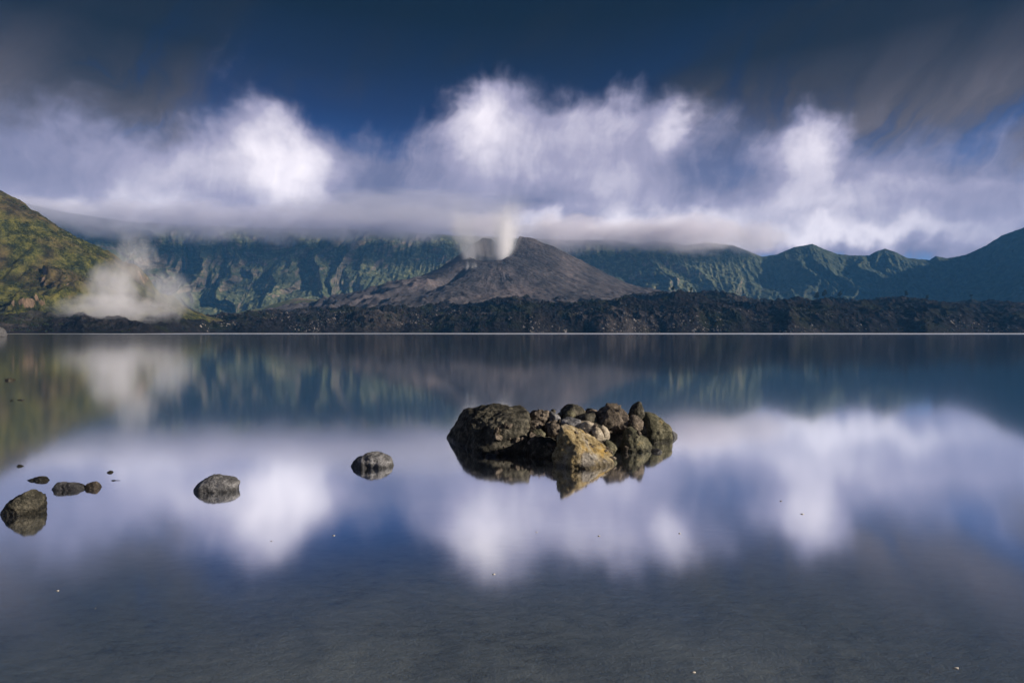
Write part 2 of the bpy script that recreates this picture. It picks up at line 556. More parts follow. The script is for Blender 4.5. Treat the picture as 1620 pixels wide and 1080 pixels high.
# denser samples in view
cx = np.interp(s, seg, cp[:, 0])
cy = np.interp(s, seg, cp[:, 1])
cz = np.interp(s, seg, cp[:, 2])
ker = np.hanning(41)
ker /= ker.sum()
pad = lambda a: np.convolve(np.pad(a, 20, mode='edge'), ker, 'valid')
cxs, cys = pad(cx), pad(cy)
tx, ty = np.gradient(cxs), np.gradient(cys)
ln = np.hypot(tx, ty)
nx, ny = ty / ln, -tx / ln       # towards the lake
tt = np.linspace(-0.25, 1, NT_)  # 1 at the foot, 0 at the crest, below 0 the outer side
Sg, Tg = np.meshgrid(s, tt, indexing='ij')
tin = np.clip(Tg, 0, 1)
prof = pinterp(tin, [(0, 1), (0.12, 0.83), (0.3, 0.58), (0.5, 0.36), (0.7, 0.19), (0.85, 0.08), (1, 0.0)])
prof = np.where(Tg < 0, 1 + Tg * 2.2, prof)
Wd = 1250.0
wx = Sg + 230 * fbm(Sg / 520, Tg * 2.2, octv=4)
mod = 0.35 + 1.1 * sstep(fbm(Sg / 420 + 31, Tg * 1.7, octv=3), -0.5, 0.6)
g1 = ridged(wx / 330, Tg * 0.9 + 3, octv=2) - 0.7
g2 = ridged(wx / 110, Tg * 1.8 + 9, octv=3) - 0.7
g3 = ridged(Sg / 38, Tg * 7, octv=3) - 0.7
env = np.sin(np.pi * np.clip(tin * 1.02, 0, 1)) ** 0.7
off = env * (125 * g1 + 48 * g2 * mod) + np.minimum(env * 1.5, 1) * 13 * g3
dist = Tg * Wd + off
Xw = cx[:, None] + nx[:, None] * dist
Yw = cy[:, None] + ny[:, None] * dist
rough_z = (8 * fbm(Sg / 60, Tg * 14, octv=4) + 7 * fbm(Sg / 15, Tg * 60, octv=3)) * np.clip(tin * 14, 0.25, 1)
Zw = cz[:, None] * prof + rough_z + 26 * env * fbm(Sg / 240, Tg * 4.5, octv=3)
Zw = np.where(tin >= 0.999, -30, Zw)
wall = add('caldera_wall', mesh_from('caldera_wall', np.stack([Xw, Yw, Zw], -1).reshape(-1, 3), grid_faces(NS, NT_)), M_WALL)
tag(wall, kind='structure')

# ------------------------------------------------------------------ talus fan and meadow
xs = np.linspace(-1900, 100, 420)
ys = np.linspace(1850, 3000, 200)
Xg, Yg = np.meshgrid(xs, ys, indexing='ij')
pxg = 810 + F * Xg / Yg
E = sinterp(pxg, [(-100, 522), (250, 516), (320, 503), (380, 492), (420, 484), (445, 475), (470, 469), (500, 472), (530, 476), (570, 472), (620, 470), (800, 470), (1000, 480)], 8)
g = sstep(Yg, 1850, 2600) * 0.75 + 0.25 * sstep(Yg, 1850, 1950)
Zg = (HY - E) / F * 2500 * g + 3.5 * fbm(Xg / 60, Yg / 60, octv=5) * sstep(Yg, 1850, 1950)
Zg = np.where(Yg < 1856, -20, Zg)
fan = add('meadow', mesh_from('meadow', np.stack([Xg, Yg, Zg], -1).reshape(-1, 3), grid_faces(420, 200)), M_FAN)
tag(fan, kind='structure')

# ------------------------------------------------------------------ volcano
CX, CY = -75.0, 2250.0
nth, nr = 1300, 260
th = np.linspace(-np.pi, np.pi, nth, endpoint=False)
r = np.concatenate([np.linspace(0, 98, 34), np.geomspace(101, 1250, nr - 34)])
T, R_ = np.meshgrid(th, r, indexing='ij')
deg = np.degrees(T)
rim = pinterp(deg, [(-180, 312), (-150, 290), (-120, 272), (-95, 268), (-70, 276), (-45, 296), (-25, 336), (-9, 378), (3, 384), (16, 356), (32, 330),
                    (55, 322), (76, 350), (95, 390), (116, 390), (140, 362), (160, 335), (180, 312)])
rim = np.convolve(np.pad(rim[:, 0], 8, mode='wrap'), np.ones(17) / 17, 'valid')[:, None] * np.ones((1, nr))
RR = 104.0
right = [(0, 0), (55, -12), (130, -40), (240, -88), (340, -142), (440, -186), (545, -207), (700, -232), (1146, -380)]
left = [(0, 0), (60, -34), (146, -82), (240, -112), (330, -138), (400, -168), (700, -240), (1146, -340)]
front = [(0, 0), (100, -48), (200, -96), (300, -138), (400, -170), (600, -215), (1146, -330)]
d = np.maximum(R_ - RR, 0)
cR, cF = np.cos(T), -np.sin(T)
wR, wL, wF = np.clip(cR, 0, 1) ** 1.2, np.clip(-cR, 0, 1) ** 1.2, np.clip(np.abs(cF), 0, 1) ** 1.2
drop = (wR * pinterp(d, right) + wL * pinterp(d, left) + wF * pinterp(d, front)) / (wR + wL + wF)
inner = 205 + (rim - 205) * np.clip(R_ / RR, 0, 1) ** 1.4
Zc = np.where(R_ < RR, inner, rim + drop)
# rim differences die out down the slope
fade = sstep(d, 40, 420)
Zc = np.where(R_ < RR, Zc, Zc - (rim - 330) * fade * 0.35)
wob = T + 0.05 * fbm(np.cos(T) * 3 + 7, np.sin(T) * 3, R_ / 200, octv=3)
gl1 = ridged(np.cos(wob) * 9, np.sin(wob) * 9, R_ / 900 + 2, octv=3) - 0.75
gl2 = ridged(np.cos(wob) * 34, np.sin(wob) * 34, R_ / 320, octv=3) - 0.75
amp = sstep(d, 25, 260)
Xc, Yc = R_ * np.cos(T), R_ * np.sin(T)
gm = 0.45 + 0.9 * sstep(fbm(np.cos(T) * 2 + 3, np.sin(T) * 2, R_ / 500, octv=3), -0.4, 0.6)
Zc = Zc + amp * gm * (-1.8 * gl1 - 0.8 * gl2) + amp * 8 * fbm(np.cos(T) * 3.3 + 11, np.sin(T) * 3.3, R_ / 420, octv=3) + 1.6 * fbm(Xc / 14, Yc / 14, octv=4) + 3.0 * fbm(Xc / 45, Yc / 45, octv=3)
# old blocky flow on the lower western flank
west = np.clip(-cR, 0, 1) * sstep(d, 120, 300)
Zc = Zc + west * (16 * (ridged(Xc / 90, Yc / 90, octv=4) - 0.6)) + sstep(d, 330, 560) * 9 * (ridged(Xc / 60 + 5, Yc / 60, octv=4) - .6)
# the dark gully below the breach
ax, ay = -85.0, -75.0
bx, by = -230.0, -420.0
u = np.clip(((Xc - ax) * (bx - ax) + (Yc - ay) * (by - ay)) / ((bx - ax) ** 2 + (by - ay) ** 2), 0, 1)
dg = np.hypot(Xc - ax - u * (bx - ax), Yc - ay - u * (by - ay))
Zc = Zc - 30 * np.exp(-(dg / (18 + 28 * u)) ** 2) * sstep(u, 0.0, 0.25) * (1 - 0.5 * u)
me = mesh_from('volcano_cone', np.stack([Xc, Yc, Zc], -1).reshape(-1, 3), grid_faces(nth, nr, True))
cone = add('volcano_cone', me, M_CONE)
cone.location = (CX, CY, 0)
tag(cone, kind='structure')

# ------------------------------------------------------------------ lava field
ENV = [(-800, 505), (-100, 499), (60, 501), (150, 502), (230, 502), (290, 504), (330, 502), (400, 499), (480, 495), (560, 490), (650, 487), (720, 484), (780, 477),
       (860, 476), (950, 478), (1000, 471), (1050, 465), (1100, 463), (1130, 466), (1160, 470), (1220, 477), (1300, 478),
       (1350, 477), (1440, 477), (1480, 483), (1520, 478), (1560, 480), (1620, 480), (1800, 478), (2600, 470)]
nu, nv = 1500, 330
aa = np.linspace(math.atan((-420 - 810) / F), math.atan((2150 - 810) / F), nu)
vv = np.linspace(0, 1, nv) ** 1.5
A, Vv = np.meshgrid(np.tan(aa), vv, indexing='ij')
shore = 960 + 60 * np.interp(A, [-1.4, -0.6, 0, 0.9], [0.0, 0.4, 1, 1]) + 45 * fbm(A * 7, A * 0 + 1.3, octv=4)
shore = shore - 300 * sstep(A, -0.50, -0.66)
Yl = shore + Vv * 760
Xl = A * Yl
E = (HY - sinterp(810 + F * A, ENV, 6)) / F
gprof = pinterp(Vv, [(0, 0), (0.015, 0.10), (0.05, 0.28), (0.12, 0.45), (0.3, 0.66), (0.6, 0.86), (0.85, 1.0), (1, 0.95)])
Zl = E * (shore + 760 * 0.85) * gprof
rise = sstep(Vv, 0.0, 0.06)
Zl = Zl + sstep(Vv, 0.04, 0.25) * 17 * (ridged(Xl / 260 + 4, Yl / 200, octv=3) - 0.8)
Zl = Zl + rise * (7.5 * (ridged(Xl / 95, Yl / 95, octv=4) - 0.75) + 3.6 * (ridged(Xl / 24, Yl / 30, octv=4) - 0.7) + 1.7 * fbm(Xl / 6, Yl / 8, octv=3))
Zl = Zl + np.where(Vv < 0.06, 1.0 * fbm(Xl / 5, Yl / 5, octv=3) * sstep(Vv, 0, 0.01), 0)
Zl[:, 0] = -15
lava = add('lava_field', mesh_from('lava_field', np.stack([Xl, Yl, Zl], -1).reshape(-1, 3), grid_faces(nu, nv), smooth=False), M_LAVA)
tag(lava, kind='structure')

# ------------------------------------------------------------------ grassy hill on the left
nu, nv = 620, 420
aa = np.linspace(0, 1, nu)
xs = -1750 + aa * 1230
ys = np.linspace(800, 1500, nv)
Xh, Yh = np.meshgrid(xs, ys, indexing='ij')
crest = sinterp(810 + F * Xh / 1120, [(-600, 60), (-300, 150), (-100, 237), (0, 300), (50, 335), (100, 369), (150, 402), (200, 440), (250, 475), (300, 497), (330, 512), (360, 530)], 8)
Hc = (HY - crest) / F * 1120
fr = sstep(Yh, 800, 1120) ** 0.9
bk = 1 - 0.9 * sstep(Yh, 1120, 1500)
Zh = Hc * np.where(Yh < 1120, fr, bk)
gul = ridged(Xh / 210 + 0.25 * fbm(Xh / 200, Yh / 200, octv=3), Yh / 420, octv=3) - 0.75
hz = sstep(Yh, 800, 900) * (1 - 0.85 * np.exp(-((Yh - 1120) / 60) ** 2))
Zh = Zh + hz * (34 * gul + 14 * fbm(Xh / 75, Yh / 75, octv=4)) * np.clip(Hc / 120, 0, 1) + 3.2 * fbm(Xh / 22, Yh / 22, octv=5) * np.clip(Hc / 40, 0, 1) + 1.4 * (ridged(Xh / 9, Yh / 9, octv=2) - .7)
# rocky steps
for (px, py, Yc_, rx, ry, hgt) in ((42, 478, 905, 26, 26, 15), (98, 425, 1000, 30, 26, 13)):
    c = at(px, py, Yc_)
    q = np.hypot((Xh - c[0]) / rx, (Yh - c[1]) / ry)
    Zh = Zh + hgt * (1 - sstep(q + 0.75 * fbm(Xh / 15, Yh / 15, octv=4), 0.45, 1.0))
Zh = np.where(Yh <= ys[0] + 0.1, -20, Zh)
hill = add('hill', mesh_from('hill', np.stack([Xh, Yh, Zh], -1).reshape(-1, 3), grid_faces(nu, nv)), M_HILL)
tag(hill, kind='structure')


# ------------------------------------------------------------------ air: haze, cloud banks, steam
def volume_mat(name, dens, color, build=None, aniso=0.0, step=1.0):
    m, t, out = new_mat(name)
    pv = t.node('ShaderNodeVolumePrincipled')
    pv.inputs['Color'].default_value = (*color, 1)
    pv.inputs['Anisotropy'].default_value = aniso
    if build is None:
        pv.inputs['Density'].default_value = dens
    else:
        pos = t.node('ShaderNodeTexCoord').outputs['Object']
        t.put(pv.inputs['Density'], t.math('MULTIPLY', build(t, pos), dens))
    t.l.new(pv.outputs[0], out.inputs['Volume'])
    return m


def puff(name, label, cat, loc, scale, dens, color=(0.95, 0.95, 0.97), nscale=1.6, stretch=(1, 1, 1), lo=0.35, hi=0.75, soft=1.0, seed=0.0, rot=(0, 0, 0)):
    """a cloud: an uneven ellipsoid whose density thins out towards its edge"""
    def build(t, pos):
        r2 = t.vmath('DOT_PRODUCT', pos, pos, out=1)
        fall = t.math('SUBTRACT', 1.0, r2, clamp=True)
        n = t.noise(t.mapping(pos, loc=(seed, seed * 1.7, seed * 0.3), scale=stretch), nscale, 4, 0.55, 0.4)
        v = t.math('ADD', n, t.math('MULTIPLY_ADD', fall, soft, -0.5 * soft))
        return t.math('MULTIPLY', t.mapr(v, lo, hi, 0, 1, True), t.mapr(fall, 0, 0.5, 0, 1, True))
    bm = bmesh.new()
    bmesh.ops.create_icosphere(bm, subdivisions=3, radius=1.0)
    me = bpy.data.meshes.new(name)
    bm.to_mesh(me)
    bm.free()
    o = add(name, me, volume_mat(name + '_vapour', dens, color, build))
    o.location = loc
    o.scale = scale
    o.rotation_euler = rot
    return tag(o, label, cat, kind='stuff')


def build_air():
    # haze box round everything
    bm = bmesh.new()
    bmesh.ops.create_cube(bm, size=1.0)
    me = bpy.data.meshes.new('haze')
    bm.to_mesh(me)
    bm.free()
    hz_ = add('haze', me, volume_mat('blue_haze', 5.2e-5, (0.12, 0.43, 0.95)))
    hz_.scale = (12400, 10200, 1012)
    hz_.location = (0, 0, 1012 / 2 - 62)
    tag(hz_, kind='stuff')
    P = lambda px, py, Y: tuple(at(px, py, Y))

    def bank(px, py, Y, w, h, depth, label, dens, color=(1, 1, 1), **k_):
        return puff('cloud', label, 'cloud', P(px, py, Y), (w / F * Y, depth, h / F * Y), dens, color=color, **k_)
    rimc = [  # column, row, distance, half width, half height, depth, density, label
        (40, 336, 3250, 120, 30, 260, 0.008, 'soft cloud on the rim where it meets the grassy hill'),
        (180, 348, 3350, 130, 38, 300, 0.008, 'soft cloud on the dark rim above the mist'),
        (320, 350, 3500, 110, 38, 330, 0.009, 'grey cloud lying on the dark left part of the rim'),
        (440, 354, 3650, 100, 38, 330, 0.008, 'thick cloud hanging lowest over the left rim'),
        (540, 354, 3750, 95, 36, 330, 0.009, 'grey cloud over the rim above the lit cliffs'),
        (650, 356, 3800, 115, 34, 330, 0.009, 'cloud on the rim just left of the volcano'),
        (765, 360, 3850, 80, 30, 300, 0.008, 'cloud on the rim right behind the crater'),
        (895, 371, 3850, 100, 38, 300, 0.010, 'white cloud on the rim right of the crater'),
        (1000, 373, 3800, 90, 30, 300, 0.011, 'bright white cloud spilling over the rim'),
        (1090, 371, 3750, 110, 36, 300, 0.010, 'white cloud at the right end of the cloud covered rim'),
        (1195, 376, 3850, 66, 32, 200, 0.008, 'white cloud sinking into the notch of the rim'),
        (640, 330, 3350, 240, 24, 560, 0.0035, 'broad grey lavender cloud hanging in front of the rim left of the crater')]
    for q, (px, py, Y, w, h, dp, dn, lb) in enumerate(rimc):
        bank(px, py, Y, w * 1.25, h * 1.3, dp, lb, dn, color=(0.76, 0.76, 0.90) if px < 700 else (0.97, 0.935, 1.0), nscale=2.6, stretch=(1.7, 1.2, 1), lo=0.42, hi=1.1, seed=1.0 + 2.3 * q)  # left banks get greyer vapour: shade put into the colour

    def plume(px, py, Y, w0, w1, h, lean, dens, label, seed=0.0):
        """steam rising from a vent: narrow at its foot, widening and thinning as it goes up"""
        k_ = Y / F
        r0, r1, H, L = w0 * k_, w1 * k_, h * k_, lean * k_

        def build(t, pos):
            x, y, z = t.sep(pos)
            u = t.math('DIVIDE', z, H, clamp=True)
            wob = t.math('MULTIPLY_ADD', t.noise(t.comb(seed, seed, t.math('MULTIPLY', u, 2.5)), 1.0, 3, 0.5), r1 * 1.5, -0.75 * r1)
            axx = t.math('ADD', t.math('MULTIPLY', t.math('POWER', u, 1.4), L), t.math('MULTIPLY', wob, u))
            rad = t.math('MULTIPLY_ADD', u, r1 - r0, r0)
            q = t.math('DIVIDE', t.vmath('LENGTH', t.comb(t.math('SUBTRACT', x, axx), y, 0.0), out=1), rad)
            g_ = t.math('POWER', 0.3679, t.math('MULTIPLY', t.math('MULTIPLY', q, q), 2.2))
            n = t.noise(t.mapping(pos, loc=(seed * 50, 0, 0), scale=(1 / r1, 1 / r1, 0.35 / r1)), 1.5, 4, 0.55, 0.3)
            g_ = t.math('MULTIPLY', g_, t.mapr(n, 0.32, 0.68, 0.0, 1.15))
            g_ = t.math('MULTIPLY', g_, t.math('POWER', t.math('SUBTRACT', 1.0, u), 2.2))
            return t.math('MULTIPLY', g_, t.math('DIVIDE', r0 + 0.25 * r1, rad))
        nseg, nz_ = 20, 12
        vs, fs = [], []
        for i in range(nz_):
            u = i / (nz_ - 1)
            R2 = (r0 + (r1 - r0) * u) * 1.5 + 0.75 * r1 * u
            for a in range(nseg):
                an = 2 * math.pi * a / nseg
                vs.append((L * u ** 1.4 + R2 * math.cos(an), R2 * math.sin(an), H * u))
        fs = [tuple((i * nseg + a, i * nseg + (a + 1) % nseg, (i + 1) * nseg + (a + 1) % nseg, (i + 1) * nseg + a)) for i in range(nz_ - 1) for a in range(nseg)]
        me = bpy.data.meshes.new('steam')
        fs = [list(f) for f in fs] + [list(range(nseg))[::-1], list(range((nz_ - 1) * nseg, nz_ * nseg))]
        me.from_pydata(vs, [], fs)
        o = add('steam', me, volume_mat('steam_vapour', dens, (0.99, 0.985, 1.0), build))
        o.location = P(px, py, Y)
        return tag(o, label, 'steam', kind='stuff')
    plume(743, 412, 2195, 10, 44, 110, -30, 0.065, 'thin steam plume rising from the left lip of the crater', 2.0)
    plume(797, 412, 2200, 11, 44, 120, 10, 0.15, 'bright steam plume rising from the right inside of the crater', 3.1)
    plume(770, 413, 2190, 20, 40, 70, -8, 0.014, 'faint steam pooled along the front lip of the crater', 5.3)
    puff('steam', 'broad faint steam spreading above the crater', 'steam', P(775, 350, 2260), (150, 110, 75), 0.0009, color=(0.93, 0.93, 1.0), nscale=2.0, lo=.35, hi=1.1, seed=21.0)
    plume(739, 436, 2110, 2, 6, 28, 2, 0.30, 'leftmost small fumarole streak below the crater lip', 1.2)
    plume(747, 440, 2100, 2, 6, 32, 1, 0.30, 'middle small fumarole streak below the crater lip', 6.2)
    plume(752, 434, 2105, 2, 6, 24, -1, 0.30, 'rightmost small fumarole streak below the crater lip', 8.2)
    # mist at the foot of the hill
    def mist(px, py, Y, w, h, dp, label, dens, **k_):
        return puff('mist', label, 'mist', P(px, py, Y), (w / F * Y, dp, h / F * Y), dens, color=(0.97, 0.965, 1.0), **k_)
    mist(175, 490, 790, 130, 38, 60, 'flat bright mist lying along the foot of the grassy hill', 0.017, nscale=3.0, stretch=(2.4, 1, 1), lo=.40, hi=1.05, seed=6.4)
    mist(182, 455, 830, 62, 68, 60, 'mist rising in front of the grassy spur', 0.020, nscale=2.6, stretch=(1.4, 1.4, 0.8), lo=.46, hi=1.05, seed=13.4)
    mist(215, 405, 850, 45, 60, 50, 'highest thin wisp of mist above the grassy spur', 0.010, nscale=2.6, stretch=(1.6, 1.4, 0.6), lo=.45, hi=1.05, seed=17.7)
    mist(266, 468, 860, 58, 62, 50, 'thin wisp of mist drifting right of the grassy hill', 0.014, nscale=2.8, stretch=(1.5, 1.3, 0.7), lo=.44, hi=1.05, seed=9.4)


build_air()

# ------------------------------------------------------------------ rocks
def m_rock(dark, mid, light, lichen, lich_amt, pit=1.0, grey=0.0):
    def f(t, pos):
        geo = t.node('ShaderNodeNewGeometry')
        wpos = geo.outputs['Position']
        n1 = t.noise(pos, 3.5, 6, 0.62, 0.3)
        n2 = t.noise(pos, 16.0, 7, 0.7, 0.2)
        n3 = t.noise(pos, 70.0, 4, 0.7)
        f_ = t.math('ADD', t.math('MULTIPLY', n1, 0.35), t.math('MULTIPLY', n2, 0.45))
        f_ = t.math('MULTIPLY_ADD', n3, 0.25, f_)
        c = t.ramp(f_, [(0.42, dark), (0.52, mid), (0.62, light)])
        lm = t.mapr(t.noise(pos, 6.0, 6, 0.7, 0.5), 0.62 - lich_amt * 0.3, 0.74 - lich_amt * 0.3, 0, 0.9)
        lc = t.mix(t.mapr(n2, 0.35, 0.65), tuple(x * 0.45 for x in lichen), lichen)
        c = t.mix(lm, c, lc)
        # patches of bare grey stone
        c = t.mix(t.mapr(t.noise(pos, 2.6, 4, 0.6, 0.4), 0.48, 0.60, 0, grey), c, t.ramp(f_, [(0.42, (0.05, 0.048, 0.046)), (0.52, (0.19, 0.18, 0.17)), (0.62, (0.42, 0.40, 0.37))]))
        # the band the lake keeps wet
        z = t.math('MULTIPLY_ADD', n1, 0.05, t.sep(wpos)[2])
        wet = t.mapr(z, 0.10, 0.035, 0, 1, True)
        c = t.mix(t.math('MULTIPLY', wet, 0.75), c, t.mix(1.0, c, (0.25, 0.25, 0.25), 'MULTIPLY'))
        pits = t.voronoi(pos, 45.0)
        h = t.math('ADD', t.math('MULTIPLY', n2, 1.4), t.math('MULTIPLY', n3, 0.6))
        h = t.math('MULTIPLY_ADD', t.mapr(pits, 0.0, 0.35), 0.25 * pit, h)
        return c, h, t.mapr(wet, 0, 1, 0.85, 0.35)
    return f


ROCK = {
    'dark': surf_mat('dark_basalt', m_rock((0.012, 0.012, 0.010), (0.050, 0.048, 0.038), (0.19, 0.175, 0.135), (0.34, 0.27, 0.12), 0.05), bump=(0.9, 0.035)),
    'brown': surf_mat('brown_scoria', m_rock((0.026, 0.022, 0.018), (0.10, 0.083, 0.066), (0.30, 0.25, 0.20), (0.36, 0.28, 0.16), 0.08), bump=(0.9, 0.03)),
    'ochre': surf_mat('ochre_stone', m_rock((0.08, 0.058, 0.026), (0.29, 0.225, 0.115), (0.52, 0.44, 0.27), (0.56, 0.36, 0.085), 0.25, grey=0.85), bump=(0.9, 0.03)),
    'grey': surf_mat('grey_andesite', m_rock((0.045, 0.045, 0.048), (0.135, 0.135, 0.14), (0.31, 0.31, 0.32), (0.20, 0.19, 0.12), -0.1), bump=(0.8, 0.025)),
    'pale': surf_mat('pale_pumice', m_rock((0.13, 0.11, 0.08), (0.36, 0.31, 0.235), (0.62, 0.56, 0.45), (0.44, 0.36, 0.2), 0.0), bump=(0.9, 0.02)),
    'olive': surf_mat('olive_stone', m_rock((0.026, 0.027, 0.018), (0.095, 0.092, 0.060), (0.25, 0.235, 0.16), (0.46, 0.33, 0.12), 0.12), bump=(0.9, 0.03)),
    'wet': surf_mat('wet_slab', m_rock((0.030, 0.030, 0.033), (0.075, 0.075, 0.08), (0.16, 0.16, 0.17), (0.10, 0.09, 0.06), -0.2), rough=0.4, bump=(0.7, 0.02)),
}

_ico = {}


def ico(sub):
    if sub not in _ico:
        bm = bmesh.new()
        bmesh.ops.create_icosphere(bm, subdivisions=sub, radius=1.0)
        V_ = np.array([v.co[:] for v in bm.verts])
        V_ /= np.linalg.norm(V_, axis=1)[:, None]
        F_ = np.array([[v.index for v in f.verts] for f in bm.faces])
        bm.free()
        _ico[sub] = (V_, F_)
    return _ico[sub]


def hull_planes(P_):
    bm = bmesh.new()
    vs = [bm.verts.new(p) for p in P_]
    bmesh.ops.convex_hull(bm, input=vs)
    bm.normal_update()
    c = np.mean(P_, axis=0)
    pl = []
    for f in bm.faces:
        n = np.array(f.normal)
        if np.linalg.norm(n) < 1e-6 or f.calc_area() < 1e-7:
            continue
        dd = float(np.dot(n, np.array(f.verts[0].co) - c))
        if dd < 0:
            n, dd = -n, -dd
        pl.append((*n, max(dd, 1e-3)))
    bm.free()
    return c, np.array(pl)


_seed = [0]


def stone(name, label, sil, Yd, mat, thick=0.85, sub=5, k=60, rough=0.045, group=None, floats=False, cat='rock', facets=9, grow=1.10, pts3=None):
    """sil: outline seen in the photograph at distance Yd; the body gets its own depth and goes on under water.
    pts3: corner points given one by one as (column, row, distance) instead"""
    _seed[0] += 1
    rs = np.random.RandomState(100 + _seed[0])
    if pts3 is not None:
        P0 = np.array([at(*p) for p in pts3])
    else:
        P0 = np.array([at(x, y, Yd) for x, y in sil])
    lo, hi = P0.min(0), P0.max(0)
    size = math.sqrt((hi[0] - lo[0]) * max(hi[2] - lo[2], 0.25 * (hi[0] - lo[0])))
    if not floats:                       # rooted below the surface
        low = P0[P0[:, 2] < 0.04]
        dn = low.copy()
        dn[:, 2] = -max(0.12, 0.35 * size)
        P0 = np.vstack([P0, dn])
    if pts3 is None:
        c = P0.mean(0)
        th = size * thick
        pts = [P0]
        for sc_, dy in ((0.88, -0.42), (0.55, -0.62), (0.88, 0.42), (0.55, 0.66)):
            q = c + (P0 - c) * sc_
            q[:, 1] += dy * th
            q = q + rs.normal(size=q.shape) * 0.06 * size * (1, 0.9, 0.7)
            q[:, 2] = np.minimum(q[:, 2], hi[2] - 0.03 * size)
            pts.append(q)
        P0 = np.vstack(pts)
    c, pl = hull_planes(P0)
    # chipped corners
    cuts = []
    for _ in range(facets):
        n = rs.normal(size=3)
        n /= np.linalg.norm(n)
        sup = np.max((P0 - c) @ n)
        cuts.append((*n, sup * (rs.uniform(0.62, 0.90) if pts3 is None else rs.uniform(0.90, 0.98))))
    if cuts:
        pl = np.vstack([pl, np.array(cuts)])
    D_, F_ = ico(sub)
    q = np.clip(D_ @ pl[:, :3].T / pl[:, 3][None, :], 0, None)
    r_ = grow / (np.sum(q ** k, axis=1) ** (1.0 / k))
    V_ = D_ * r_[:, None]
    w = V_ / max(size, 0.05)
    o1, o2, o3 = rs.uniform(0, 90, 3)
    n = 0.8 * fbm(w[:, 0] * 4.5 + o1, w[:, 1] * 4.5 + o2, w[:, 2] * 4.5 + o3, octv=5, gain=0.62)
    n = n - 0.7 * (ridged(w[:, 0] * 1.7 + o2, w[:, 1] * 1.7 + o3, w[:, 2] * 1.7 + o1, octv=4) - 0.8)
    V_ = V_ + D_ * (n * rough * size)[:, None]
    me_ = mesh_from(name, V_, F_)
    o = add(name, me_, ROCK[mat])
    o.location = c
    return tag(o, label, cat, group)


YW = lambda py: CAM_H * F / (py - HY)      # distance of a waterline row
ISL = 'rocks of the little island'
# --- the island, back to front
stone('boulder', 'large dark craggy boulder forming the left end of the rock island', None, 0, 'dark', sub=6, k=44, rough=0.055, group=ISL, grow=1.03, facets=4,
      pts3=[(706, 692, 8.1), (722, 665, 8.0), (735, 645, 7.9), (760, 642, 7.8), (776, 648, 7.7), (802, 647, 7.6), (820, 643, 7.6), (832, 646, 7.5), (837, 658, 7.3), (841, 690, 7.2),
            (841, 712, 7.1), (800, 720, 6.95), (762, 720, 6.95), (735, 708, 7.36), (748, 664, 7.4), (790, 668, 7.15), (822, 668, 7.12), (750, 700, 7.15), (812, 700, 7.0),
            (742, 650, 8.4), (820, 650, 8.2), (710, 692, 8.25), (838, 680, 8.0)])
stone('rock', 'black rock mostly hidden behind the brown stones of the pile',
      [(836, 698), (838, 668), (850, 656), (874, 655), (890, 662), (894, 690), (880, 700)], 7.95, 'dark', floats=True, group=ISL, sub=4)
stone('rock', 'black rock wedged behind the yellow rock, under the cream oval stone',
      [(896, 704), (900, 676), (920, 668), (944, 672), (962, 684), (960, 706)], 7.35, 'dark', floats=True, group=ISL, sub=4)
stone('rock', 'black wet stone squeezed beside the right foot of the large boulder',
      [(822, 722), (826, 700), (838, 690), (850, 694), (854, 716), (846, 724)], 7.15, 'dark', group=ISL, sub=4)
stone('rock', 'dark rock hidden between the black tooth and the right boulder',
      [(996, 696), (998, 672), (1010, 660), (1026, 662), (1034, 690), (1020, 698)], 8.0, 'dark', floats=True, group=ISL, sub=4)
stone('rock', 'dark rounded rock on top of the pile, above the pale flat slab',
      [(885, 655), (889, 646), (898, 640), (913, 641), (922, 648), (924, 660), (905, 668), (887, 666)], 8.05, 'dark', floats=True, group=ISL)
stone('rock', 'small dull olive stone leaning against the dark rounded rock on top',
      [(891, 660), (896, 651), (905, 650), (911, 656), (909, 665), (896, 667)], 7.78, 'olive', floats=True, sub=4, group=ISL)
stone('rock', 'rough brown stone on the pile touching the large dark boulder',
      [(836, 660), (843, 652), (855, 647), (866, 650), (871, 661), (862, 670), (842, 670)], 7.75, 'brown', floats=True, group=ISL, rough=0.09)
stone('rock', 'small bluish grey stone behind the brown stones of the pile',
      [(866, 662), (868, 653), (877, 650), (886, 657), (888, 667), (878, 674), (868, 671)], 7.7, 'grey', floats=True, sub=4, group=ISL)
stone('rock', 'tiny dark stone perched highest above the brown stones',
      [(871, 653), (872, 648), (876, 646), (879, 650), (878, 655)], 7.75, 'dark', floats=True, sub=3, group=ISL)
stone('rock', 'knobbly reddish brown stone against the right side of the large boulder',
      [(836, 676), (838, 667), (848, 663), (858, 668), (860, 677), (850, 683), (839, 683)], 7.4, 'brown', floats=True, sub=4, group=ISL, rough=0.09)
stone('rock', 'brown stone wedged above the top corner of the yellow rock',
      [(862, 682), (866, 671), (876, 665), (886, 670), (888, 684), (880, 694), (866, 692)], 7.25, 'brown', floats=True, sub=4, group=ISL, rough=0.09)
stone('rock', 'small greenish grey stone under the reddish brown stone',
      [(838, 690), (843, 681), (854, 679), (862, 685), (860, 695), (846, 698)], 7.15, 'olive', floats=True, sub=4, group=ISL)
stone('rock', 'black wet rock in the gap between the large boulder and the yellow rock',
      [(836, 714), (838, 697), (850, 690), (868, 690), (882, 696), (886, 716), (878, 726), (846, 724)], 7.0, 'dark', group=ISL)
stone('rock', 'pale grey flat slab lying behind the yellow rock',
      [(886, 672), (889, 664), (902, 660), (916, 664), (922, 674), (918, 684), (892, 684)], 7.3, 'grey', floats=True, group=ISL)
stone('rock', 'dark purple pointed stone at the back of the pile',
      [(923, 656), (930, 648), (938, 644), (945, 650), (948, 660), (930, 664)], 8.0, 'brown', floats=True, sub=4, group=ISL)
